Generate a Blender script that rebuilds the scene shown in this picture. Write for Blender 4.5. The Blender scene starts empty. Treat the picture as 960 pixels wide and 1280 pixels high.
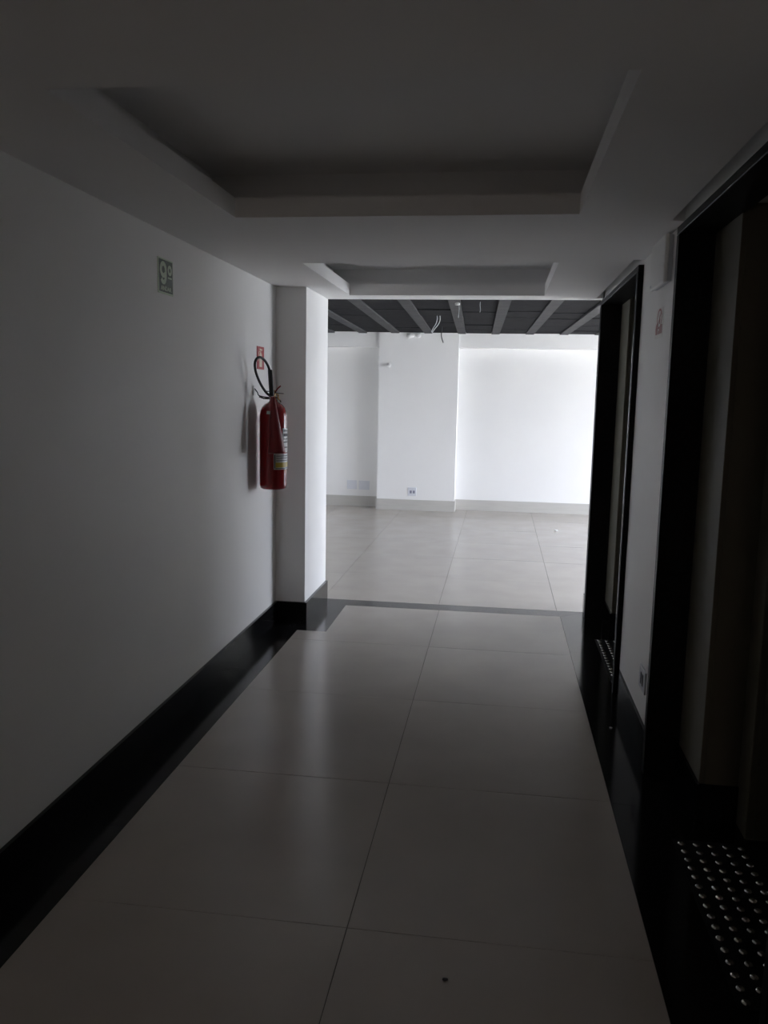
import bpy, bmesh, math, random
from mathutils import Matrix, Vector
random.seed(7)
S = bpy.context.scene
COL = S.collection

# ------------------------------------------------------------------ camera
cam_d = bpy.data.cameras.new('camera')
cam_d.sensor_fit = 'VERTICAL'; cam_d.sensor_height = 36.0
cam_d.lens = 1028.48 / 1280.0 * 36.0
cam_d.clip_start = 0.05; cam_d.clip_end = 200
cam = bpy.data.objects.new('camera', cam_d); COL.objects.link(cam)
CR = Vector((0.990094, 0.139089, 0.019184))
CD = Vector((0.038308, -0.136151, -0.989947))
CF = Vector((-0.135079, 0.980876, -0.140130))
m = Matrix.Identity(4)
for i in range(3):
    m[i][0] = CR[i]; m[i][1] = -CD[i]; m[i][2] = -CF[i]
m[2][3] = 1.6
cam.matrix_world = m
S.camera = cam

# ------------------------------------------------------------------ world, exposure
SKY_STRENGTH = 28.5
w = bpy.data.worlds.new('overcast_sky'); S.world = w; w.use_nodes = True
nt = w.node_tree; nt.nodes.clear()
wo = nt.nodes.new('ShaderNodeOutputWorld'); bg = nt.nodes.new('ShaderNodeBackground')
tc = nt.nodes.new('ShaderNodeTexCoord'); sp = nt.nodes.new('ShaderNodeSeparateXYZ')
cr = nt.nodes.new('ShaderNodeValToRGB')
mr = nt.nodes.new('ShaderNodeMapRange')
mr.inputs['From Min'].default_value = -0.15; mr.inputs['From Max'].default_value = 0.25
nt.links.new(tc.outputs['Generated'], sp.inputs[0]); nt.links.new(sp.outputs['Z'], mr.inputs['Value'])
nt.links.new(mr.outputs[0], cr.inputs[0])
cr.color_ramp.elements[0].color = (0.395, 0.395, 0.45, 1)      # city and haze below the horizon
cr.color_ramp.elements[1].color = (0.93, 0.925, 1.09, 1)       # even bright sky above
bg.inputs['Strength'].default_value = SKY_STRENGTH
nt.links.new(cr.outputs[0], bg.inputs[0]); nt.links.new(bg.outputs[0], wo.inputs[0])
sun_d = bpy.data.lights.new('sun', 'SUN'); sun_d.energy = 80.0; sun_d.angle = math.radians(0.6); sun_d.color = (1.0, 0.97, 0.92)
sun = bpy.data.objects.new('sun', sun_d); COL.objects.link(sun)
sun.rotation_mode = 'QUATERNION'
sun.rotation_quaternion = Vector((-math.cos(math.radians(57)), -0.10, -math.sin(math.radians(57)))).to_track_quat('-Z', 'Y')
sun.location = (12, 9, 14)
vs = S.view_settings
vs.view_transform = 'Standard'; vs.look = 'None'; vs.gamma = 1.0; vs.use_curve_mapping = False
vs.exposure = 0.0
try:
    S.cycles.max_bounces = 16; S.cycles.diffuse_bounces = 10; S.cycles.glossy_bounces = 6
    S.cycles.use_denoising = True; S.cycles.caustics_reflective = True; S.cycles.blur_glossy = 1.0
    S.cycles.sample_clamp_indirect = 60.0
except Exception:
    pass

# main room measures (metres)
XL, XP = -1.524, -1.315           # left wall, pilaster side
XR = 0.700                        # wall between the lifts
XG = 0.672                        # front of the granite lift surrounds
YC, YE = 5.531, 6.235             # pilaster front, end of the corridor
ZC = 2.31                         # corridor ceiling
YB, ZB = 11.728, 2.455            # far wall of the bright room, its ceiling joists
RX0, RX1 = -2.8, 5.4              # side walls of the bright room
YN = -4.2                         # corridor end behind the camera
WIN = [(6.30, 7.50), (7.58, 8.78), (8.86, 10.06), (10.14, 10.94)]
WZ0, WZ1 = 0.20, 2.40
NW = (-0.70, -0.26, 1.60, 1.98)     # small unseen window, added as warm fill from behind the viewer: x0, x1, z0, z1

for k, (ya, yb) in enumerate(WIN):            # sampling portals for the daylight, one in each window
    ld = bpy.data.lights.new('window_portal', 'AREA'); ld.shape = 'RECTANGLE'
    ld.size = yb - ya; ld.size_y = WZ1 - WZ0; ld.cycles.is_portal = True
    lo = bpy.data.objects.new('window_portal', ld); COL.objects.link(lo)
    lo.matrix_world = Matrix.Translation((RX1 + 0.02, (ya + yb) / 2, (WZ0 + WZ1) / 2)) @ \
        Matrix(((0, 0, 1, 0), (1, 0, 0, 0), (0, 1, 0, 0), (0, 0, 0, 1)))

ld = bpy.data.lights.new('window_portal', 'AREA'); ld.shape = 'RECTANGLE'
ld.size = NW[1] - NW[0]; ld.size_y = NW[3] - NW[2]; ld.cycles.is_portal = True
lo = bpy.data.objects.new('window_portal', ld); COL.objects.link(lo)
lo.matrix_world = Matrix.Translation(((NW[0] + NW[1]) / 2, YN - 0.02, (NW[2] + NW[3]) / 2)) @ Matrix.Rotation(math.radians(90), 4, 'X')

# ------------------------------------------------------------------ materials
def mat(name, col, rough=0.5, metal=0.0, var=0.0, vscale=6.0, stretch=(1, 1, 1), bump=0.0, bscale=60.0,
        rvar=0.0, spec=0.5, coat=0.0, speck=None):
    M = bpy.data.materials.new(name); M.use_nodes = True
    t = M.node_tree; p = t.nodes['Principled BSDF']
    p.inputs['Base Color'].default_value = (*col, 1); p.inputs['Roughness'].default_value = rough
    p.inputs['Metallic'].default_value = metal; p.inputs['Specular IOR Level'].default_value = spec
    p.inputs['Coat Weight'].default_value = coat
    ge = t.nodes.new('ShaderNodeNewGeometry'); mp = t.nodes.new('ShaderNodeMapping')
    mp.inputs['Scale'].default_value = stretch
    t.links.new(ge.outputs['Position'], mp.inputs['Vector'])
    if var > 0:
        n = t.nodes.new('ShaderNodeTexNoise'); n.inputs['Scale'].default_value = vscale; n.inputs['Detail'].default_value = 6
        t.links.new(mp.outputs[0], n.inputs['Vector'])
        r = t.nodes.new('ShaderNodeValToRGB')
        r.color_ramp.elements[0].position = 0.3; r.color_ramp.elements[1].position = 0.7
        r.color_ramp.elements[0].color = (*[c * (1 - var) for c in col], 1)
        r.color_ramp.elements[1].color = (*[min(1, c * (1 + var)) for c in col], 1)
        t.links.new(n.outputs['Fac'], r.inputs[0])
        out = r.outputs[0]
        if speck:
            v = t.nodes.new('ShaderNodeTexVoronoi'); v.inputs['Scale'].default_value = speck[0]
            t.links.new(mp.outputs[0], v.inputs['Vector'])
            lt = t.nodes.new('ShaderNodeMath'); lt.operation = 'LESS_THAN'; lt.inputs[1].default_value = speck[1]
            t.links.new(v.outputs['Distance'], lt.inputs[0])
            mx = t.nodes.new('ShaderNodeMixRGB'); mx.inputs[2].default_value = (*speck[2], 1)
            t.links.new(lt.outputs[0], mx.inputs[0]); t.links.new(out, mx.inputs[1]); out = mx.outputs[0]
        t.links.new(out, p.inputs['Base Color'])
        if rvar > 0:
            a = t.nodes.new('ShaderNodeMapRange')
            a.inputs['To Min'].default_value = rough - rvar; a.inputs['To Max'].default_value = rough + rvar
            t.links.new(n.outputs['Fac'], a.inputs['Value']); t.links.new(a.outputs[0], p.inputs['Roughness'])
    if bump > 0:
        n2 = t.nodes.new('ShaderNodeTexNoise'); n2.inputs['Scale'].default_value = bscale; n2.inputs['Detail'].default_value = 4
        b = t.nodes.new('ShaderNodeBump'); b.inputs['Strength'].default_value = bump; b.inputs['Distance'].default_value = 0.01
        t.links.new(mp.outputs[0], n2.inputs['Vector']); t.links.new(n2.outputs['Fac'], b.inputs['Height'])
        t.links.new(b.outputs[0], p.inputs['Normal'])
    return M

PAINT = mat('white_wall_paint', (0.82, 0.82, 0.81), 0.55, var=0.012, vscale=2.0, bump=0.04, bscale=90)
CEIL = mat('white_ceiling_paint', (0.83, 0.83, 0.83), 0.75, var=0.01, vscale=2.0)
TILE = mat('grey_beige_porcelain', (0.50, 0.46, 0.415), 0.21, var=0.035, vscale=3.5, rvar=0.05, bump=0.015, bscale=25)
GROUT = mat('dark_grout', (0.10, 0.095, 0.09), 0.9)
SKIRT = mat('beige_porcelain_skirting', (0.50, 0.49, 0.46), 0.4, var=0.03, vscale=5, stretch=(1, 1, 8))
HONED = mat('honed_black_granite', (0.008, 0.008, 0.0085), 0.40, var=0.4, vscale=60, spec=0.09)
GRAN = mat('polished_black_granite', (0.010, 0.010, 0.0105), 0.12, var=0.4, vscale=60, rvar=0.02, spec=0.28,
           speck=(420, 0.16, (0.025, 0.026, 0.028)))
JOIST = mat('dark_grey_joist_paint', (0.078, 0.078, 0.081), 0.9, spec=0.15, var=0.12, vscale=6, bump=0.1, bscale=40)
FILL = mat('dark_grey_rough_infill', (0.024, 0.024, 0.026), 1.0, spec=0.1, var=0.35, vscale=7, stretch=(1.2, 7, 1), bump=0.5, bscale=14)
STEEL = mat('beige_enamelled_steel', (0.125, 0.117, 0.09), 0.5, spec=0.3, var=0.03, vscale=4)
STUD = mat('brushed_stud_steel', (0.62, 0.60, 0.56), 0.22, metal=1.0, var=0.05, vscale=40)
RUBBER = mat('black_tactile_base', (0.008, 0.008, 0.008), 0.6, var=0.2, vscale=30, spec=0.15)
RED = mat('red_enamel', (0.27, 0.008, 0.012), 0.22, var=0.05, vscale=10, coat=0.3)
REDPL = mat('red_horn_plastic', (0.20, 0.010, 0.013), 0.40, var=0.05, vscale=10)
BLK = mat('black_rubber', (0.012, 0.012, 0.013), 0.45, var=0.2, vscale=40)
BRASS = mat('brass', (0.40, 0.26, 0.11), 0.35, metal=1.0, var=0.1, vscale=40)
SIGNR = mat('red_sign_print', (0.42, 0.035, 0.045), 0.35, var=0.03, vscale=20)
SIGNG = mat('dark_green_sign_print', (0.055, 0.085, 0.055), 0.4, var=0.05, vscale=20)
SIGNW = mat('pale_luminous_print', (0.60, 0.70, 0.54), 0.45, var=0.03, vscale=20)
SIGNC = mat('cream_print', (0.72, 0.66, 0.55), 0.45, var=0.03, vscale=20)
STICK = mat('pale_sticker_film', (0.74, 0.72, 0.70), 0.4, var=0.03, vscale=20)
STICKR = mat('dark_red_print', (0.28, 0.07, 0.07), 0.4, var=0.05, vscale=40)
PLAST = mat('white_plastic', (0.74, 0.74, 0.73), 0.35, var=0.02, vscale=20)
GREYPL = mat('pale_grey_plastic', (0.52, 0.54, 0.58), 0.35, var=0.02, vscale=20)
DGREY = mat('dark_slot', (0.06, 0.06, 0.07), 0.6, var=0.1, vscale=30)
LABELW = mat('label_paper', (0.62, 0.62, 0.62), 0.4, var=0.05, vscale=60)
LABELY = mat('label_yellow', (0.55, 0.40, 0.05), 0.4, var=0.05, vscale=60)
PALEPL = mat('faint_blue_plastic', (0.66, 0.68, 0.72), 0.4, var=0.02, vscale=20)
BLUEG = mat('blue_grey_socket', (0.20, 0.21, 0.28), 0.5, var=0.05, vscale=30)
ALU = mat('window_aluminium', (0.55, 0.56, 0.58), 0.35, metal=0.6, var=0.03, vscale=10)
COPPER = mat('cable_sheath_light', (0.50, 0.52, 0.55), 0.5, var=0.1, vscale=40)

GLASS = bpy.data.materials.new('window_glass'); GLASS.use_nodes = True
t = GLASS.node_tree; t.nodes.clear()
go = t.nodes.new('ShaderNodeOutputMaterial'); gm = t.nodes.new('ShaderNodeMixShader')
gt = t.nodes.new('ShaderNodeBsdfTransparent'); gg = t.nodes.new('ShaderNodeBsdfGlossy'); gg.inputs['Roughness'].default_value = 0.02
gt.inputs[0].default_value = (0.95, 0.98, 0.97, 1); gm.inputs[0].default_value = 0.06
t.links.new(gt.outputs[0], gm.inputs[1]); t.links.new(gg.outputs[0], gm.inputs[2])
t.links.new(gm.outputs[0], go.inputs[0])

GLASSW = GLASS.copy(); GLASSW.name = 'warm_fill_glass'  # amber tint only warms the fill light of the added rear window
for nd in GLASSW.node_tree.nodes:
    if nd.type == 'BSDF_TRANSPARENT': nd.inputs[0].default_value = (0.95, 0.86, 0.74, 1)

# ------------------------------------------------------------------ helpers
def tag(o, label=None, cat=None, group=None, kind=None):
    if label: o['label'] = label
    if cat: o['category'] = cat
    if group: o['group'] = group
    if kind: o['kind'] = kind
    return o

def link(name, me, material, parent=None, smooth=False):
    if material: me.materials.clear(); me.materials.append(material)
    if smooth:
        for p in me.polygons: p.use_smooth = True
    o = bpy.data.objects.new(name, me); COL.objects.link(o)
    if parent is not None:
        o.parent = parent
        if parent.parent is not None:
            base = parent.parent.location + parent.location
        else:
            base = parent.location
        me.transform(Matrix.Translation(-Vector(base)))
    return o

def empty(name, loc, label=None, cat=None, group=None, kind=None):
    o = bpy.data.objects.new(name, None); COL.objects.link(o); o.location = loc
    o.empty_display_size = 0.1
    return tag(o, label, cat, group, kind)

def bm_box(bm, x0, x1, y0, y1, z0, z1):
    vv = [bm.verts.new((x, y, z)) for z in (z0, z1) for y in (y0, y1) for x in (x0, x1)]
    for f in ((0, 2, 3, 1), (4, 5, 7, 6), (0, 1, 5, 4), (2, 6, 7, 3), (0, 4, 6, 2), (1, 3, 7, 5)):
        bm.faces.new([vv[i] for i in f])

def done(bm, name, material, parent=None, bevel=0.0, seg=1, smooth=False):
    bmesh.ops.recalc_face_normals(bm, faces=bm.faces)
    if bevel > 0:
        bmesh.ops.bevel(bm, geom=list(bm.edges), offset=bevel, segments=seg, affect='EDGES', profile=0.5)
    me = bpy.data.meshes.new(name); bm.to_mesh(me); bm.free()
    return link(name, me, material, parent, smooth)

def box(name, x0, x1, y0, y1, z0, z1, material, parent=None, bevel=0.0, seg=1):
    bm = bmesh.new(); bm_box(bm, x0, x1, y0, y1, z0, z1)
    return done(bm, name, material, parent, bevel, seg)

def boxes(name, lst, material, parent=None):
    bm = bmesh.new()
    for b in lst: bm_box(bm, *b)
    return done(bm, name, material, parent)

def prism(name, pts, z0, z1, material, parent=None, bevel=0.0):
    bm = bmesh.new()
    a = [bm.verts.new((x, y, z0)) for x, y in pts]; b = [bm.verts.new((x, y, z1)) for x, y in pts]
    bm.faces.new(a[::-1]); bm.faces.new(b)
    n = len(pts)
    for i in range(n): bm.faces.new((a[i], a[(i + 1) % n], b[(i + 1) % n], b[i]))
    return done(bm, name, material, parent, bevel)

def slab_poly(name, pts3, thick, nrm, material, parent=None, bevel=0.0):
    """a flat outline in 3-D given a thickness along nrm"""
    bm = bmesh.new(); nrm = Vector(nrm) * thick
    a = [bm.verts.new(p) for p in pts3]; b = [bm.verts.new(Vector(p) + nrm) for p in pts3]
    bm.faces.new(a[::-1]); bm.faces.new(b); n = len(a)
    for i in range(n): bm.faces.new((a[i], a[(i + 1) % n], b[(i + 1) % n], b[i]))
    return done(bm, name, material, parent, bevel)

def bm_lathe(bm, prof, c=(0, 0, 0), n=32, axis=None):
    """profile (r, z) around an axis"""
    R = Matrix.Identity(3) if axis is None else Vector((0, 0, 1)).rotation_difference(Vector(axis)).to_matrix()
    rings = []
    for r, z in prof:
        if r < 1e-6:
            rings.append([bm.verts.new(Vector(c) + R @ Vector((0, 0, z)))])
        else:
            rings.append([bm.verts.new(Vector(c) + R @ Vector((r * math.cos(2 * math.pi * k / n), r * math.sin(2 * math.pi * k / n), z))) for k in range(n)])
    for a, b in zip(rings[:-1], rings[1:]):
        for k in range(n):
            k2 = (k + 1) % n
            if len(a) == 1 and len(b) == 1: continue
            if len(a) == 1: bm.faces.new((a[0], b[k2], b[k]))
            elif len(b) == 1: bm.faces.new((a[k], a[k2], b[0]))
            else: bm.faces.new((a[k], a[k2], b[k2], b[k]))

def lathe(name, prof, c, material, parent=None, n=32, axis=None, smooth=True):
    bm = bmesh.new(); bm_lathe(bm, prof, c, n, axis)
    return done(bm, name, material, parent, smooth=smooth)

def catmull(pts, sub=8):
    P = [Vector(p) for p in pts]; P = [P[0] * 2 - P[1]] + P + [P[-1] * 2 - P[-2]]; out = []
    for i in range(1, len(P) - 2):
        for s in range(sub):
            u = s / sub
            out.append(0.5 * ((2 * P[i]) + (P[i + 1] - P[i - 1]) * u + (2 * P[i - 1] - 5 * P[i] + 4 * P[i + 1] - P[i + 2]) * u * u
                              + (3 * P[i] - P[i - 1] - 3 * P[i + 1] + P[i + 2]) * u ** 3))
    out.append(P[-2]); return out

def bm_tube(bm, pts, r, n=10):
    pts = [Vector(p) for p in pts]; rings = []; up = None
    for i, p in enumerate(pts):
        d = (pts[min(i + 1, len(pts) - 1)] - pts[max(i - 1, 0)]).normalized()
        if up is None: up = d.orthogonal().normalized()
        up = (up - d * up.dot(d)).normalized(); s = d.cross(up)
        rr = r[i] if isinstance(r, (list, tuple)) else r
        rings.append([bm.verts.new(p + (up * math.cos(2 * math.pi * k / n) + s * math.sin(2 * math.pi * k / n)) * rr) for k in range(n)])
    for a, b in zip(rings[:-1], rings[1:]):
        for k in range(n): bm.faces.new((a[k], a[(k + 1) % n], b[(k + 1) % n], b[k]))
    bm.faces.new(rings[0][::-1]); bm.faces.new(rings[-1])

def tube(name, pts, r, material, parent=None, n=10):
    bm = bmesh.new(); bm_tube(bm, pts, r, n)
    return done(bm, name, material, parent, smooth=True)

def text_mesh(body, size, bold=0.0, extrude=0.0004):
    c = bpy.data.curves.new('lettering', 'FONT'); c.body = body; c.size = size; c.extrude = extrude
    c.offset = bold; c.align_x = 'CENTER'; c.resolution_u = 6
    o = bpy.data.objects.new('lettering', c); COL.objects.link(o)
    bpy.context.view_layer.update()
    dg = bpy.context.evaluated_depsgraph_get()
    me = bpy.data.meshes.new_from_object(o.evaluated_get(dg))
    bpy.data.objects.remove(o); bpy.data.curves.remove(c)
    return me

def text_on(name, body, size, M, material, parent, bold=0.0, fit=None):
    me = text_mesh(body, size, bold)
    xs = [v.co.x for v in me.vertices]; ys = [v.co.y for v in me.vertices]
    cx, cy = (min(xs) + max(xs)) / 2, (min(ys) + max(ys)) / 2
    sx = sy = 1.0
    if fit: sx, sy = fit[0] / (max(xs) - min(xs)), fit[1] / (max(ys) - min(ys))
    me.transform(M @ Matrix.Diagonal((sx, sy, 1, 1)) @ Matrix.Translation((-cx, -cy, 0)))
    return link(name, me, material, parent)

def ring_pts(c, r, n=28):
    return [(c[0] + r * math.cos(2 * math.pi * k / n), c[1] + r * math.sin(2 * math.pi * k / n)) for k in range(n)]

# ------------------------------------------------------------------ floor
floor = box('floor', RX0 - 0.2, RX1 + 0.2, YN - 0.2, YB + 0.2, -0.12, -0.004, GROUT)
tag(floor, 'grey beige porcelain tile floor with black granite borders', 'floor', kind='structure')
G = 0.0014
def tile(x0, x1, y0, y1, material=TILE, name='tile'):
    dz = random.uniform(-0.0004, 0.0004)
    return box(name, x0 + G, x1 - G, y0 + G, y1 - G, -0.012, dz, material, floor)
rows = [YN, -3.47, -2.515, -1.56, -0.605, 0.35, 1.305, 2.26, 3.215, 4.18, 5.13, 6.064]
for k in range(len(rows) - 1):
    tile(-0.40, 0.50, rows[k], rows[k + 1])
    if k < len(rows) - 2: tile(-1.32, -0.40, rows[k], rows[k + 1])
prism('tile', [(-1.32 + G, 5.13 + G), (-0.40 - G, 5.13 + G), (-0.40 - G, 6.064 - G), (-1.117, 6.064 - G), (-1.117, 5.332), (-1.32 + G, 5.332)],
      -0.012, 0.0, TILE, floor)
# granite border strips
gz = 0.0002
ys = [YN, -2.7, -0.9, 0.9, 2.7, 4.5, 5.332]
for a, b in zip(ys[:-1], ys[1:]):
    box('border_strip', XL, -1.32, a + 0.0006, b - 0.0006, -0.012, gz, GRAN, floor)
prism('border_strip', [(XL, 5.3326), (-1.117, 5.3326), (-1.117, YC), (XL, YC)], -0.012, gz, GRAN, floor)
prism('border_strip', [(XP, YC + 0.0012), (-1.117, YC + 0.0012), (-1.117, 6.064), (XP, 6.235)], -0.012, gz, GRAN, floor)
prism('border_strip', [(-1.1160, 6.0645), (0.499, 6.0645), (0.69, 6.235), (XP + 0.003, 6.235)], -0.012, gz, GRAN, floor)
prism('border_strip', [(0.5005, 5.2), (0.75, 5.2), (0.75, 6.235), (0.693, 6.235), (0.5005, 6.0625)], -0.012, gz, GRAN, floor)
ys = [YN, -2.6, -0.7, 1.2, 3.2, 5.1994]
for a, b in zip(ys[:-1], ys[1:]):
    box('border_strip', 0.5005, 0.75, a + 0.0006, b - 0.0006, -0.012, gz, GRAN, floor)
# tiles of the bright room
cols = [RX0, -2.26, -1.335, -0.415, 0.485, 1.405, 2.325, 3.245, 4.165, RX1]
offs = {-1.335: [7.24, 8.16, 9.08, 10.00, 10.92], -0.415: [7.18, 8.14, 9.06, 9.98, 10.90]}
for a, b in zip(cols[:-1], cols[1:]):
    js = offs.get(a, [7.18 + 0.06 * random.random(), 8.11, 9.03, 9.95, 10.87])
    js = [YE] + js + [YB]
    for c, d in zip(js[:-1], js[1:]): tile(a, b, c, d)

# ------------------------------------------------------------------ walls
def wall(name, lst, label, material=PAINT):
    return tag(boxes(name, lst, material), label, 'wall', kind='structure')
ZT = 2.62
wall('wall_left', [(XL - 0.2, XL, YN, YE, 0, ZT)], 'long plain white corridor wall behind the fire extinguisher')
wall('wall_pilaster', [(XL, XP, YC, YE, 0, ZT)], 'white pilaster closing the corridor beside the fire extinguisher')
wall('wall_right', [(XR, 1.0, 3.535, 4.475, 0, ZT), (0.69, 1.0, 6.12, YE, 0, ZT), (XR, 1.0, YN, 1.86, 0, ZT),
                    (0.70, 1.0, 1.86, 3.535, 2.287, ZT), (0.70, 1.0, 4.475, 6.12, 2.287, ZT),
                    (1.3, 1.4, YN, YE, 0, ZT)],
     'white corridor wall between the two black lift surrounds')
wall('wall_near', [(XL - 0.2, NW[0], YN - 0.15, YN, 0, ZT), (NW[1], 1.4, YN - 0.15, YN, 0, ZT), (NW[0], NW[1], YN - 0.15, YN, 0, NW[2]), (NW[0], NW[1], YN - 0.15, YN, NW[3], ZT)], 'plain white wall closing the corridor behind the viewer')
wall('wall_room_front', [(RX0, XL - 0.2, YE - 0.15, YE, 0, ZT), (1.0, RX1, YE - 0.15, YE, 0, ZT)],
     'white wall of the bright room on the corridor side')
wall('wall_back', [(RX0 - 0.15, RX1 + 0.15, YB, YB + 0.2, 0, ZT)], 'tall white far wall of the bright room')
wall('wall_room_left', [(RX0 - 0.15, RX0, YE - 0.15, YB, 0, ZT)], 'white side wall at the dim end of the bright room')
wl = [(RX1, RX1 + 0.15, YE - 0.15, YB, 0, WZ0), (RX1, RX1 + 0.15, YE - 0.15, YB, WZ1, ZT)]
edges = [YE - 0.15] + [q for p in WIN for q in p] + [YB]
for a, b in zip(edges[0::2], edges[1::2]): wl.append((RX1, RX1 + 0.15, a, b, WZ0, WZ1))
wall('wall_room_right', wl, 'white wall with the added windows lighting the bright room')
wall('wall_column', [(-1.692, -0.592, 11.49, YB, 0, ZB + 0.01)], 'broad white column standing out from the far wall')
wall('wall_beam', [(RX0, -1.692, 11.545, YB, 2.268, ZB + 0.03), (-0.592, RX1, 11.545, YB, 2.268, ZB + 0.03)],
     'shallow white beam along the top of the far wall')

# unseen windows, put in to bring the daylight from the right
for k, (ya, yb) in enumerate(WIN):
    wroot = empty('window_%d' % (k + 1), (RX1 + 0.07, (ya + yb) / 2, WZ0), 'unseen tall aluminium window added in the side wall of the bright room, pane %s from the corridor' % ('first', 'second', 'third', 'fourth')[k], 'window', kind='structure')
    fr = 0.05
    boxes('window_frame', [(RX1 + 0.05, RX1 + 0.10, ya, ya + fr, WZ0, WZ1), (RX1 + 0.05, RX1 + 0.10, yb - fr, yb, WZ0, WZ1),
                           (RX1 + 0.05, RX1 + 0.10, ya + fr, yb - fr, WZ0, WZ0 + fr), (RX1 + 0.05, RX1 + 0.10, ya + fr, yb - fr, WZ1 - fr, WZ1)], ALU, wroot)
    box('pane', RX1 + 0.072, RX1 + 0.078, ya + fr, yb - fr, WZ0 + fr, WZ1 - fr, GLASS, wroot)

wroot = empty('window_5', ((NW[0] + NW[1]) / 2, YN - 0.07, NW[2]), 'small amber glass window added behind the viewer for warm fill light', 'window', kind='structure')
boxes('window_frame', [(NW[0], NW[0] + 0.03, YN - 0.10, YN - 0.05, NW[2], NW[3]), (NW[1] - 0.03, NW[1], YN - 0.10, YN - 0.05, NW[2], NW[3]),
                       (NW[0] + 0.03, NW[1] - 0.03, YN - 0.10, YN - 0.05, NW[2], NW[2] + 0.03), (NW[0] + 0.03, NW[1] - 0.03, YN - 0.10, YN - 0.05, NW[3] - 0.03, NW[3])], ALU, wroot)
box('pane', NW[0] + 0.03, NW[1] - 0.03, YN - 0.078, YN - 0.072, NW[2] + 0.03, NW[3] - 0.03, GLASSW, wroot)

# baseboards
def base(name, lst, label, material=GRAN):
    return tag(boxes(name, lst, material), label, 'baseboard', kind='structure')
BH = 0.146
base('baseboard_left', [(XL, XL + 0.016, YN, 5.05, 0, BH), (XL, XL + 0.016, 5.0512, YC, 0, BH)], 'black granite baseboard along the long white wall')
base('baseboard_pilaster', [(XL + 0.016, XP + 0.018, YC - 0.016, YC, 0, BH), (XP, XP + 0.018, YC, YE + 0.0, 0, BH)], 'black granite baseboard wrapping the white pilaster')
base('baseboard_right', [(XR - 0.013, XR, 3.535, 4.475, 0, BH), (XR - 0.013, XR, YN, 1.86, 0, BH)], 'black granite baseboard between the lift surrounds')
base('baseboard_end', [(0.676, 0.69, 6.121, YE, 0, BH)], 'short black granite baseboard stub at the end of the lift wall')
base('baseboard_back', [(RX0, -1.692, YB - 0.012, YB, 0, 0.15), (-0.592, RX1, YB - 0.012, YB, 0, 0.15)], 'beige porcelain baseboard along the far wall', SKIRT)
base('baseboard_column', [(-1.696, -0.590, 11.478, 11.49, 0, 0.15), (-0.592, -0.580, 11.49, YB - 0.012, 0, 0.15), (-1.704, -1.692, 11.478, YB - 0.012, 0, 0.15)], 'beige porcelain baseboard round the far column', SKIRT)
base('baseboard_room_front', [(RX0, XL - 0.2, YE, YE + 0.012, 0, 0.15), (1.0, RX1, YE, YE + 0.012, 0, 0.15)], 'beige porcelain baseboard on the corridor side of the bright room', SKIRT)

# ------------------------------------------------------------------ corridor ceiling with two trays
TX0, TX1 = -1.105, 0.275
T1, T2 = (1.957, 3.387), (4.55, 5.985)
L = ZC; U = 2.388; V = 2.512; CV = 0.15
lst = [(XL - 0.1, TX0, YN, YE, L, U), (TX0, TX1, YN, T1[0], L, U), (TX0, TX1, T1[1], T2[0], L, U), (TX0, TX1, T2[1], YE, L, U),
       (TX1, 0.646, YN, YE, L, U), (0.646, 0.72, YN, 1.86, L, U), (0.646, 0.72, 3.535, 4.475, L, U), (0.646, 0.72, 6.12, YE, L, U)]
lst += [(XL - 0.1, TX0 - CV, YN, YE, U, V), (TX1 + CV, 1.2, YN, YE, U + 0.012, V),
        (TX0 - CV, TX1 + CV, YN, T1[0] - CV, U, V), (TX0 - CV, TX1 + CV, T1[1] + CV, T2[0] - CV, U, V), (TX0 - CV, TX1 + CV, T2[1] + CV, YE, U, V),
        (XL - 0.1, 1.2, YN, YE, V, ZT)]
tag(boxes('ceiling', lst, CEIL), 'white corridor ceiling with two recessed rectangular trays', 'ceiling', kind='structure')

# ------------------------------------------------------------------ bright room ceiling: joists and infill
rc = box('ceiling_room', RX0 - 0.15, RX1 + 0.15, YE, YB + 0.1, 2.50, ZT, FILL)
tag(rc, 'dark painted joist and infill ceiling of the bright room', 'ceiling', kind='structure')
SL = -0.028
def jx(x, y): return x + SL * (y - 11.5)
k0, k1 = -6, 11
for k in range(k0, k1 + 1):
    xa = -0.155 + 0.457 * k; xb = xa + 0.108
    pts = [(jx(xa, YE), YE), (jx(xb, YE), YE), (jx(xb, YB), YB), (jx(xa, YB), YB)]
    prism('joist', pts, ZB, 2.505, JOIST, rc)
    ph = {-4: 8.49, -3: 8.49, -2: 8.49, -1: 8.70, 0: 8.60, 1: 8.81, 2: 8.75}.get(k, 8.4 + 0.5 * random.random())
    cuts = [YE, ph - 1.54, ph, ph + 0.62, ph + 1.54, ph + 2.3, YB]
    xa2 = xb; xb2 = xa + 0.457
    for a, b in zip(cuts[:-1], cuts[1:]):
        if b > YB: b = YB
        if b - a < 0.05: continue
        g = 0.012; z = 2.470 + random.uniform(-0.006, 0.006)
        prism('infill_block', [(jx(xa2, a) + 0.004, a + g), (jx(xb2, a) - 0.004, a + g), (jx(xb2, b) - 0.004, b - g), (jx(xa2, b) + 0.004, b - g)], z, 2.505, FILL, rc)

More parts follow.
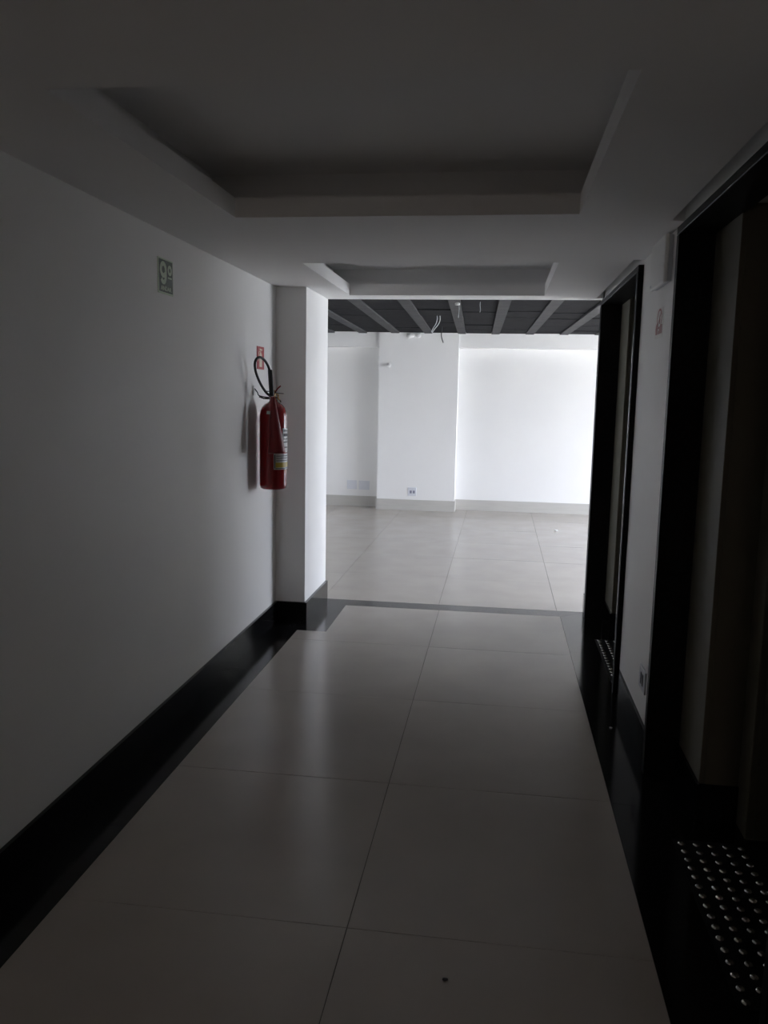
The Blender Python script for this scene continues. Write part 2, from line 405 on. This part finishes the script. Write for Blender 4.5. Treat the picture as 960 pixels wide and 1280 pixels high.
# ------------------------------------------------------------------ lift doorways
def lift(n, ya, yb, wa, wb, word):
    """opening between ya (near) and yb (far); surround boards wa / wb wide"""
    r = empty('door_%d' % n, (0.9, (ya + yb) / 2, 0), word, 'elevator door', kind='structure')
    zl = 2.255
    box('jamb', XG, 0.82, yb, yb + wb, 0, zl, HONED, r, bevel=0.0025)
    box('jamb', XG, 0.82, ya - wa, ya, 0, zl, HONED, r, bevel=0.0025)
    box('lintel', XG, 0.82, ya - wa, yb + wb, zl, 2.287, HONED, r, bevel=0.0025)
    if n == 2: box('polished_arris', XG - 0.0012, XG + 0.004, ya - 0.016, ya - 0.001, 0.01, zl, GRAN, r)
    ye = yb - 0.36; yc = ye - 0.125             # far edge steps
    yo = yc - 0.85                              # near side of the clear opening
    yo2 = max(yo - 0.125, ya + 0.02)
    xa, xc, xd = 0.812, 0.955, 1.10
    # steel surround: far side
    box('frame_panel', xa, xa + 0.02, ye, yb, BH, 2.30, STEEL, r, bevel=0.002)
    box('frame_reveal', xa + 0.02, xc, ye, ye + 0.012, BH, 2.30, STEEL, r)
    box('kickboard', xa - 0.012, xa + 0.02, ye - 0.012, yb, 0, BH, GRAN, r)
    box('kickboard', xa + 0.02, xc, ye - 0.012, ye + 0.012, 0, BH, GRAN, r)
    box('inner_frame', xc, xc + 0.03, yc, ye + 0.012, 0, 2.25, STEEL, r, bevel=0.003)
    box('inner_reveal', xc + 0.03, xd + 0.04, yc, yc + 0.015, 0, 2.25, STEEL, r)
    # near side, partly out of view
    if yo2 - ya > 0.03:
        box('frame_panel', xa, xa + 0.02, ya, yo2, BH, 2.30, STEEL, r, bevel=0.002)
        box('kickboard', xa - 0.012, xa + 0.02, ya, yo2 + 0.012, 0, BH, GRAN, r)
    box('inner_frame', xc, xc + 0.03, yo2 - 0.012, yo, 0, 2.25, STEEL, r, bevel=0.003)
    box('inner_reveal', xc + 0.03, xd + 0.04, yo - 0.015, yo, 0, 2.25, STEEL, r)
    box('header_panel', xc, xc + 0.03, yo2 - 0.012, ye + 0.012, 2.10, 2.31, STEEL, r, bevel=0.003)
    mid = (yo + yc) / 2
    box('door_panel', xd, xd + 0.03, yo - 0.02, mid - 0.002, 0.012, 2.16, STEEL, r, bevel=0.002)
    box('door_panel', xd, xd + 0.03, mid + 0.002, yc + 0.02, 0.012, 2.16, STEEL, r, bevel=0.002)
    box('sill', 0.75, xd + 0.06, ya - wa, yb + wb, -0.012, 0.0004, GRAN, r)
    box('back_lining', xa + 0.02, 1.3, ya - wa, ya, 0, 2.4, STEEL, r)
    box('back_lining', xa + 0.02, 1.3, yb, yb + wb, 0, 2.4, STEEL, r)
    box('back_lining', xa, 1.3, ya - wa, yb + wb, 2.30, 2.4, STEEL, r)
    return r
lift(1, 1.90, 3.49, 0.04, 0.045, 'nearest lift doorway with black granite surround and beige steel frame')
lift(2, 4.515, 6.04, 0.04, 0.08, 'far lift doorway with black granite surround next to the bright room')

# tactile stud mats in front of each lift
bm = bmesh.new(); R0 = 0.0125
bm_lathe(bm, [(R0, 0.0), (R0 * 0.97, 0.0018), (R0 * 0.75, 0.0038), (R0 * 0.4, 0.0048), (0, 0.0051)], n=14)
bmesh.ops.recalc_face_normals(bm, faces=bm.faces)
stud_me = bpy.data.meshes.new('stud'); bm.to_mesh(stud_me); bm.free(); stud_me.materials.append(STUD)
for p in stud_me.polygons: p.use_smooth = True
def mat_studs(yfar, label):
    r = empty('tactile_mat', (0.823, yfar - 0.40, 0.0), label, 'tactile mat', 'steel stud mats before the lifts')
    box('base_sheet', 0.688, 0.956, yfar - 0.832, yfar + 0.028, 0.0004, 0.0012, RUBBER, r)
    for i in range(5):
        for j in range(16):
            o = bpy.data.objects.new('stud', stud_me); COL.objects.link(o); o.parent = r
            o.location = (0.716 + 0.052 * i - 0.823, (yfar - 0.0537 * j) - (yfar - 0.40), 0.0012)
mat_studs(2.933, 'black tactile mat with steel studs at the nearest lift')
mat_studs(5.492, 'black tactile mat with steel studs at the far lift')

# ------------------------------------------------------------------ fire extinguisher
EX = Vector((-1.412, 5.065, 1.0))
UU = Vector((0.963, 0.268, 0)); WW = Vector((0.268, -0.963, 0))
def E(u, wv, z): return EX + UU * u + WW * wv + Vector((0, 0, z - 1.0))
ext = empty('fire_extinguisher', EX, 'red gas fire extinguisher with black hose hung on the white wall', 'fire extinguisher')
rb = 0.087
cyl = lathe('cylinder', [(0, 0.004), (rb * 0.80, 0.0), (rb * 0.94, 0.006), (rb, 0.028), (rb, 0.455), (rb * 0.985, 0.470), (rb * 0.93, 0.492), (rb * 0.82, 0.513), (rb * 0.64, 0.531), (rb * 0.45, 0.541), (0.027, 0.548), (0.0235, 0.562), (0, 0.562)],
            EX, RED, ext, n=48)
def label_patch(name, z0, z1, a0, a1, material, parent, r=rb + 0.0009, n=12, rt=None):
    bm = bmesh.new(); base_a = math.atan2(WW.y, WW.x); rows_ = []
    for ra in (0.0, 0.0006):
        for z, rr in ((z0, r + ra), (z1, (rt or r) + ra)):
            rows_.append([bm.verts.new((EX.x + rr * math.cos(base_a + a0 + (a1 - a0) * k / n), EX.y + rr * math.sin(base_a + a0 + (a1 - a0) * k / n), z)) for k in range(n + 1)])
    i0, i1, o0, o1 = rows_
    for k in range(n):
        bm.faces.new((o0[k], o0[k + 1], o1[k + 1], o1[k])); bm.faces.new((i0[k + 1], i0[k], i1[k], i1[k + 1]))
        bm.faces.new((i0[k], i0[k + 1], o0[k + 1], o0[k])); bm.faces.new((o1[k], o1[k + 1], i1[k + 1], i1[k]))
    bm.faces.new((i0[0], o0[0], o1[0], i1[0])); bm.faces.new((o0[n], i0[n], i1[n], o1[n]))
    return done(bm, name, material, parent, smooth=False)
L1 = label_patch('instruction_label', 1.235, 1.385, 0.72, 2.3, LABELW, ext); L1['label'] = 'white instruction label'
for q, (za, zb) in enumerate([(1.365, 1.372), (1.335, 1.352), (1.315, 1.322), (1.295, 1.302), (1.262, 1.270)]):
    label_patch('print_line', za, zb, 0.80, 2.2, DGREY, L1, r=rb + 0.0017)
L2 = label_patch('inspection_label', 1.128, 1.228, 0.02, 1.9, LABELW, ext); L2['label'] = 'inspection label with a yellow block'
label_patch('print_block', 1.134, 1.222, 0.07, 0.14, DGREY, L2, r=rb + 0.0017)
label_patch('print_block', 1.141, 1.172, 0.16, 1.8, LABELY, L2, r=rb + 0.0017)
for za in (1.182, 1.197, 1.211):
    label_patch('print_line', za, za + 0.004, 0.20, 1.7, DGREY, L2, r=rb + 0.0017)
label_patch('print_line', 1.133, 1.138, 0.16, 1.8, DGREY, L2, r=rb + 0.0017)
label_patch('shoulder_label', 1.472, 1.491, -0.50, -0.12, LABELW, ext, r=rb * 0.985 + 0.0012, rt=rb * 0.936 + 0.0012)
# valve and handles
val = lathe('valve', [(0, 0), (0.019, 0), (0.019, 0.014), (0.014, 0.018), (0.014, 0.040), (0.017, 0.044), (0.017, 0.056), (0.008, 0.06), (0, 0.06)], E(0, 0, 1.560), BRASS, ext, n=20)
tube('valve_outlet', [E(0, 0, 1.588), E(-0.004, 0.05, 1.588)], 0.010, BRASS, val, n=12)
def bar(name, pts, wdt, thk, material, parent):
    """flat bent strip: pts are (u, z), width along the view axis"""
    bm = bmesh.new(); n = len(pts); A = []
    for i, (u, z) in enumerate(pts):
        a = Vector(pts[max(i - 1, 0)]); b = Vector(pts[min(i + 1, n - 1)]); d = (b - a).normalized(); nn = Vector((-d.y, d.x)) * thk / 2
        A.append([bm.verts.new(E(u + nn.x * s, t_ * wdt / 2, z + nn.y * s)) for s, t_ in ((1, 1), (1, -1), (-1, -1), (-1, 1))])
    for p, q in zip(A[:-1], A[1:]):
        for k in range(4): bm.faces.new((p[k], p[(k + 1) % 4], q[(k + 1) % 4], q[k]))
    bm.faces.new(A[0][::-1]); bm.faces.new(A[-1])
    return done(bm, name, material, parent)
bar('carry_handle', [(0.006, 1.592), (0.014, 1.612), (0.028, 1.632), (0.046, 1.648)], 0.022, 0.008, RED, ext)
bar('squeeze_lever', [(0.010, 1.578), (0.024, 1.572), (0.038, 1.562), (0.048, 1.545)], 0.020, 0.007, BLK, ext)
tube('safety_pin', [E(-0.045, 0.03, 1.613), E(0.004, 0.03, 1.609), E(0.024, 0.028, 1.602), E(0.064, 0.026, 1.600)], 0.0024, BLK, ext, n=8)
tube('pin_seal', [E(0.020, 0.02, 1.598), E(0.030, 0.03, 1.590), E(0.028, 0.03, 1.575), E(0.036, 0.03, 1.560)], 0.005, BRASS, ext, n=8)
# wall hook that carries it
hook = tube('hanging_bracket', catmull([(XL + 0.004, 5.02, 1.628), (XL + 0.022, 5.02, 1.605), (XL + 0.03, 5.03, 1.585), (XL + 0.075, 5.05, 1.575), (EX.x - 0.014, EX.y, 1.580)], 5), 0.0035, BLK, ext, n=8)
box('bracket_plate', XL, XL + 0.005, 5.0, 5.05, 1.585, 1.645, PLAST, hook)
tube('bracket_arm', [E(-0.088, 0.03, 1.578), E(-0.06, 0.035, 1.568), E(-0.01, 0.03, 1.566)], 0.0045, BLK, ext, n=8)
# horn, grip and hose
hw = 0.152
hz = [(1.578, 0.013), (1.545, 0.0145), (1.530, 0.017), (1.242, 0.052), (1.236, 0.053)]
top, bot = E(-0.004, 0.12, 1.578), E(0.022, hw, 1.236)
ax = (top - bot).normalized(); ln = (top - bot).length
horn = lathe('horn', [(0.047, 0.004), (0.0525, 0.0), (0.053, 0.006), (0.018, ln - 0.05), (0.0145, ln - 0.035), (0.0145, ln), (0.0, ln)], bot, REDPL, ext, n=32, axis=ax)
grip = tube('hand_grip', [E(-0.008, 0.118, 1.585), E(-0.010, 0.116, 1.600), E(-0.016, 0.11, 1.68), E(-0.021, 0.105, 1.742)], [0.0135, 0.0150, 0.0145, 0.0130], BLK, ext, n=14)
hp = [(-0.022, 1.735), (-0.032, 1.765), (-0.052, 1.796), (-0.078, 1.812), (-0.100, 1.800), (-0.109, 1.770), (-0.104, 1.725), (-0.086, 1.675), (-0.062, 1.630), (-0.036, 1.597), (-0.012, 1.583), (-0.002, 1.588)]
hv = [0.105, 0.115, 0.15, 0.20, 0.23, 0.24, 0.225, 0.195, 0.16, 0.12, 0.075, 0.04]
tube('hose', catmull([E(u, v_, z) for (u, z), v_ in zip(hp, hv)], 6), 0.0078, BLK, ext, n=12)

# ------------------------------------------------------------------ signs on the left wall
def on_left(y, z, off=0.0): return Matrix(((0, 0, 1, XL + off), (1, 0, 0, y), (0, 1, 0, z), (0, 0, 0, 1)))
# text on the left wall reads towards +Y: local x -> +Y, local y -> +Z, local z -> +X
s9 = empty('floor_sign', (XL, 3.658, 2.035), 'small green floor number sign reading 9º ANDAR on the white wall', 'sign')
box('sign_plate', XL, XL + 0.003, 3.574, 3.742, 2.035, 2.190, SIGNW, s9)
box('sign_field', XL + 0.003, XL + 0.0036, 3.584, 3.736, 2.043, 2.184, SIGNG, s9)
def ribbon(name, pts, wd, material, parent, off=0.0036, thick=0.0008):
    bm = bmesh.new(); n = len(pts); A = []
    for i in range(n):
        a = Vector(pts[max(i - 1, 0)]); b = Vector(pts[min(i + 1, n - 1)]); d = (b - a).normalized(); q = Vector((-d.y, d.x)) * wd / 2
        p = Vector(pts[i])
        A.append([bm.verts.new((XL + o_, p.x + q.x * s_, p.y + q.y * s_)) for o_, s_ in ((off, 1), (off, -1), (off + thick, -1), (off + thick, 1))])
    for p, q in zip(A[:-1], A[1:]):
        for k in range(4): bm.faces.new((p[k], p[(k + 1) % 4], q[(k + 1) % 4], q[k]))
    bm.faces.new(A[0][::-1]); bm.faces.new(A[-1])
    return done(bm, name, material, parent)
n9 = [(3.630 + 0.027 * math.cos(math.radians(a)), 2.141 + 0.026 * math.sin(math.radians(a))) for a in range(-10, 351, 15)]
n9 += [(3.657, 2.118), (3.655, 2.105), (3.649, 2.094), (3.639, 2.087), (3.627, 2.086), (3.616, 2.090), (3.608, 2.099)]
ribbon('numeral', n9, 0.020, SIGNW, s9)
text_on('ordinal_mark', 'o', 0.1, on_left(3.703, 2.145, 0.004), SIGNW, s9, bold=0.004, fit=(0.046, 0.047))
box('ordinal_bar', XL + 0.0036, XL + 0.0044, 3.682, 3.724, 2.107, 2.115, SIGNW, s9)
text_on('lettering', 'ANDAR', 0.03, on_left(3.660, 2.060, 0.004), SIGNW, s9, bold=0.0006, fit=(0.12, 0.020))

se = empty('extinguisher_sign', (XL, 5.157, 1.752), 'small red extinguisher pictogram sign above the extinguisher', 'sign')
box('sign_plate', XL, XL + 0.003, 5.080, 5.234, 1.750, 1.892, SIGNR, se)
def flat_left(name, pts, material, parent, off=0.003, thick=0.0006):
    return slab_poly(name, [(XL + off, y, z) for y, z in pts], thick, (1, 0, 0), material, parent)
flat_left('pictogram_body', [(5.130, 1.765), (5.185, 1.765), (5.185, 1.835), (5.178, 1.848), (5.166, 1.854), (5.166, 1.866), (5.149, 1.866), (5.149, 1.854), (5.137, 1.848), (5.130, 1.835)], SIGNC, se)
flat_left('pictogram_handle', [(5.135, 1.868), (5.190, 1.868), (5.195, 1.876), (5.135, 1.880)], SIGNC, se)
flat_left('pictogram_hose', [(5.130, 1.866), (5.118, 1.858), (5.110, 1.840), (5.108, 1.800), (5.114, 1.800), (5.116, 1.838), (5.123, 1.852), (5.135, 1.860)], SIGNC, se)

# ------------------------------------------------------------------ things on the wall between the lifts
el = empty('emergency_light', (XR, 3.89, 2.10), 'white rectangular emergency light box high between the lifts', 'emergency light')
box('back_box', 0.682, XR, 3.735, 4.05, 2.105, 2.298, GREYPL, el, bevel=0.002)
box('diffuser', 0.664, 0.682, 3.728, 4.058, 2.100, 2.303, PLAST, el, bevel=0.006, seg=3)
box('test_button', 0.662, 0.665, 4.02, 4.04, 2.112, 2.122, GREYPL, el, bevel=0.001)

st = empty('warning_sticker', (XR, 3.955, 1.88), 'red pictogram warning sticker below the emergency light box', 'sticker')
def flat_right(name, pts, material, parent, off=0.0, thick=0.0006):
    return slab_poly(name, [(XR - off, y, z) for y, z in pts], -thick, (1, 0, 0), material, parent)
flat_right('sticker_sheet', [(3.862, 1.882), (4.046, 1.882), (4.046, 2.016), (3.862, 2.016)], STICK, st, 0.0)
def ring(name, cy, cz, ro, ri, material, parent, off):
    bm = bmesh.new(); n = 32; A = []
    for rr, x in ((ro, XR - off), (ri, XR - off), (ri, XR - off - 0.0006), (ro, XR - off - 0.0006)):
        A.append([bm.verts.new((x, cy + 1.25 * rr * math.cos(2 * math.pi * k / n), cz + rr * math.sin(2 * math.pi * k / n))) for k in range(n)])
    for i in range(4):
        for k in range(n): bm.faces.new((A[i][k], A[i][(k + 1) % n], A[(i + 1) % 4][(k + 1) % n], A[(i + 1) % 4][k]))
    return done(bm, name, material, parent)
ring('prohibition_ring', 3.952, 1.968, 0.046, 0.036, STICKR, st, 0.0006)
flat_right('prohibition_bar', [(3.91, 1.998), (3.918, 2.003), (3.994, 1.938), (3.986, 1.933)], STICKR, st, 0.0006)
flat_right('figure_mark', [(3.935, 1.945), (3.948, 1.945), (3.956, 1.965), (3.950, 1.985), (3.940, 1.985), (3.932, 1.965)], STICKR, st, 0.0006)
flat_right('flame_mark', [(3.985, 1.900), (4.025, 1.900), (4.034, 1.925), (4.022, 1.950), (4.018, 1.930), (4.006, 1.955), (3.998, 1.928), (3.986, 1.938)], STICKR, st, 0.0006)
flat_right('stair_mark', [(3.88, 1.900), (3.97, 1.900), (3.97, 1.916), (3.945, 1.916), (3.945, 1.928), (3.92, 1.928), (3.92, 1.940), (3.88, 1.940)], STICKR, st, 0.0006)

def outlet_right(y0, y1, z0, z1, label):
    r = empty('wall_outlet', (XR, (y0 + y1) / 2, z0), label, 'outlet')
    box('cover_plate', XR - 0.008, XR, y0, y1, z0, z1, GREYPL, r, bevel=0.002)
    for q in (0.36, 0.64):
        yc_ = y0 + (y1 - y0) * q
        box('socket', XR - 0.0095, XR - 0.008, yc_ - 0.012, yc_ + 0.012, z0 + 0.025, z1 - 0.025, DGREY, r)
outlet_right(3.70, 3.845, 0.280, 0.384, 'grey wall outlet low between the lifts')

# ------------------------------------------------------------------ things in the bright room
def outlet_back(name, yw, x0, x1, z0, z1, label, holes, group=None, m_=GREYPL):
    r = empty(name, ((x0 + x1) / 2, yw, z0), label, 'outlet', group)
    box('cover_plate', x0, x1, yw - 0.009, yw, z0, z1, m_, r, bevel=0.002)
    for q in holes:
        xc_ = x0 + (x1 - x0) * q
        box('socket', xc_ - 0.014, xc_ + 0.014, yw - 0.0105, yw - 0.009, z0 + 0.036, z1 - 0.045, BLUEG, r)
    if not holes:
        box('blank_insert', x0 + 0.03, x1 - 0.03, yw - 0.0105, yw - 0.009, z0 + 0.028, z1 - 0.028, PALEPL, r)
outlet_back('wall_outlet', 11.49, -1.250, -1.128, 0.205, 0.325, 'double socket outlet low on the far column', (0.36, 0.72), m_=PALEPL)
outlet_back('blank_plate', YB, -2.165, -2.02, 0.245, 0.375, 'left of two pale blank plates low on the far wall', (), m_=PALEPL)
outlet_back('blank_plate', YB, -1.99, -1.835, 0.240, 0.372, 'right of two pale blank plates beside the far column', (), m_=PALEPL)

pg = empty('wall_peg', (-1.556, 11.49, 2.03), 'small white peg high on the far column', 'peg')
lathe('peg_stem', [(0, 0), (0.008, 0), (0.008, 0.02), (0, 0.02)], (-1.556, 11.49, 2.03), DGREY, pg, n=12, axis=(0, -1, 0))
lathe('peg_head', [(0, 0), (0.024, 0.003), (0.031, 0.016), (0.024, 0.030), (0, 0.036)], (-1.545, 11.480, 2.018), PLAST, pg, n=16, axis=(0, -1, 0))

def lump(name, c, rx, ry, rz, label, cat, material, group=None, seed=0):
    rnd = random.Random(seed); bm = bmesh.new()
    bmesh.ops.create_icosphere(bm, subdivisions=2, radius=1.0)
    for v in bm.verts:
        s = 1 + rnd.uniform(-0.18, 0.18); v.co = Vector((v.co.x * rx * s + c[0], v.co.y * ry * s + c[1], v.co.z * rz * s + c[2]))
    return tag(done(bm, name, material, None, smooth=True), label, cat, group)
lump('plaster_lump', (-1.262, 11.480, 2.424), 0.058, 0.025, 0.034, 'larger white plaster lump at the top of the far column', 'plaster lump', PAINT, None, 1)
lump('plaster_lump', (-1.155, 11.482, 2.426), 0.042, 0.022, 0.025, 'smaller white plaster lump at the top of the far column', 'plaster lump', PAINT, None, 2)
lump('plaster_crumb', (0.731, 10.117, 0.010), 0.022, 0.02, 0.011, 'white plaster crumb lying on the bright room floor', 'crumb', PAINT, None, 3)
lump('floor_chip', (-0.091, 2.083, 0.0025), 0.008, 0.006, 0.003, 'tiny dark chip lying on the corridor tiles', 'chip', DGREY, None, 4)
lump('granite_crumb', (0.598, 3.98, 0.004), 0.007, 0.006, 0.004, 'tiny pale crumb on the black border by the lifts', 'crumb', STICK, None, 5)

def cable(name, pts, r, material, label):
    return tag(tube(name, catmull(pts, 6), r, material, None, n=8), label, 'cable')
cb = empty('hanging_cable', (-0.74, 9.3, 2.47), 'pair of pale twisted cables hanging from the dark ceiling', 'cable')
tube('strand', catmull([(-0.715, 9.1, 2.475), (-0.712, 9.1, 2.43), (-0.725, 9.1, 2.38), (-0.755, 9.1, 2.33), (-0.772, 9.1, 2.29)], 6), 0.0045, COPPER, cb, n=8)
tube('strand', catmull([(-0.685, 9.1, 2.475), (-0.682, 9.1, 2.42), (-0.702, 9.1, 2.37), (-0.738, 9.1, 2.325), (-0.765, 9.1, 2.285)], 6), 0.0045, COPPER, cb, n=8)
cable('hanging_cable', [(-0.765, 10.6, 2.475), (-0.768, 10.6, 2.43), (-0.772, 10.6, 2.38), (-0.765, 10.6, 2.33), (-0.745, 10.6, 2.275)], 0.006, BLK, 'short black cable hanging in front of the far column')
lh = empty('lamp_holder', (-0.421, 7.75, 2.455), 'white lamp holder with a thin wire under the dark ceiling', 'lamp holder')
lathe('holder_body', [(0, 0), (0.022, 0), (0.024, 0.016), (0.010, 0.024), (0.008, 0.04), (0, 0.04)], (-0.424, 7.75, 2.434), PLAST, lh, n=16)
tube('wire', catmull([(-0.412, 7.75, 2.45), (-0.408, 7.75, 2.40), (-0.410, 7.75, 2.36), (-0.414, 7.75, 2.32)], 5), 0.0022, COPPER, lh, n=8)
cable('hanging_wire', [(-0.218, 7.8, 2.48), (-0.220, 7.8, 2.44), (-0.216, 7.8, 2.40), (-0.219, 7.8, 2.375)], 0.0024, COPPER, 'short thin wire hanging right of the lamp holder')
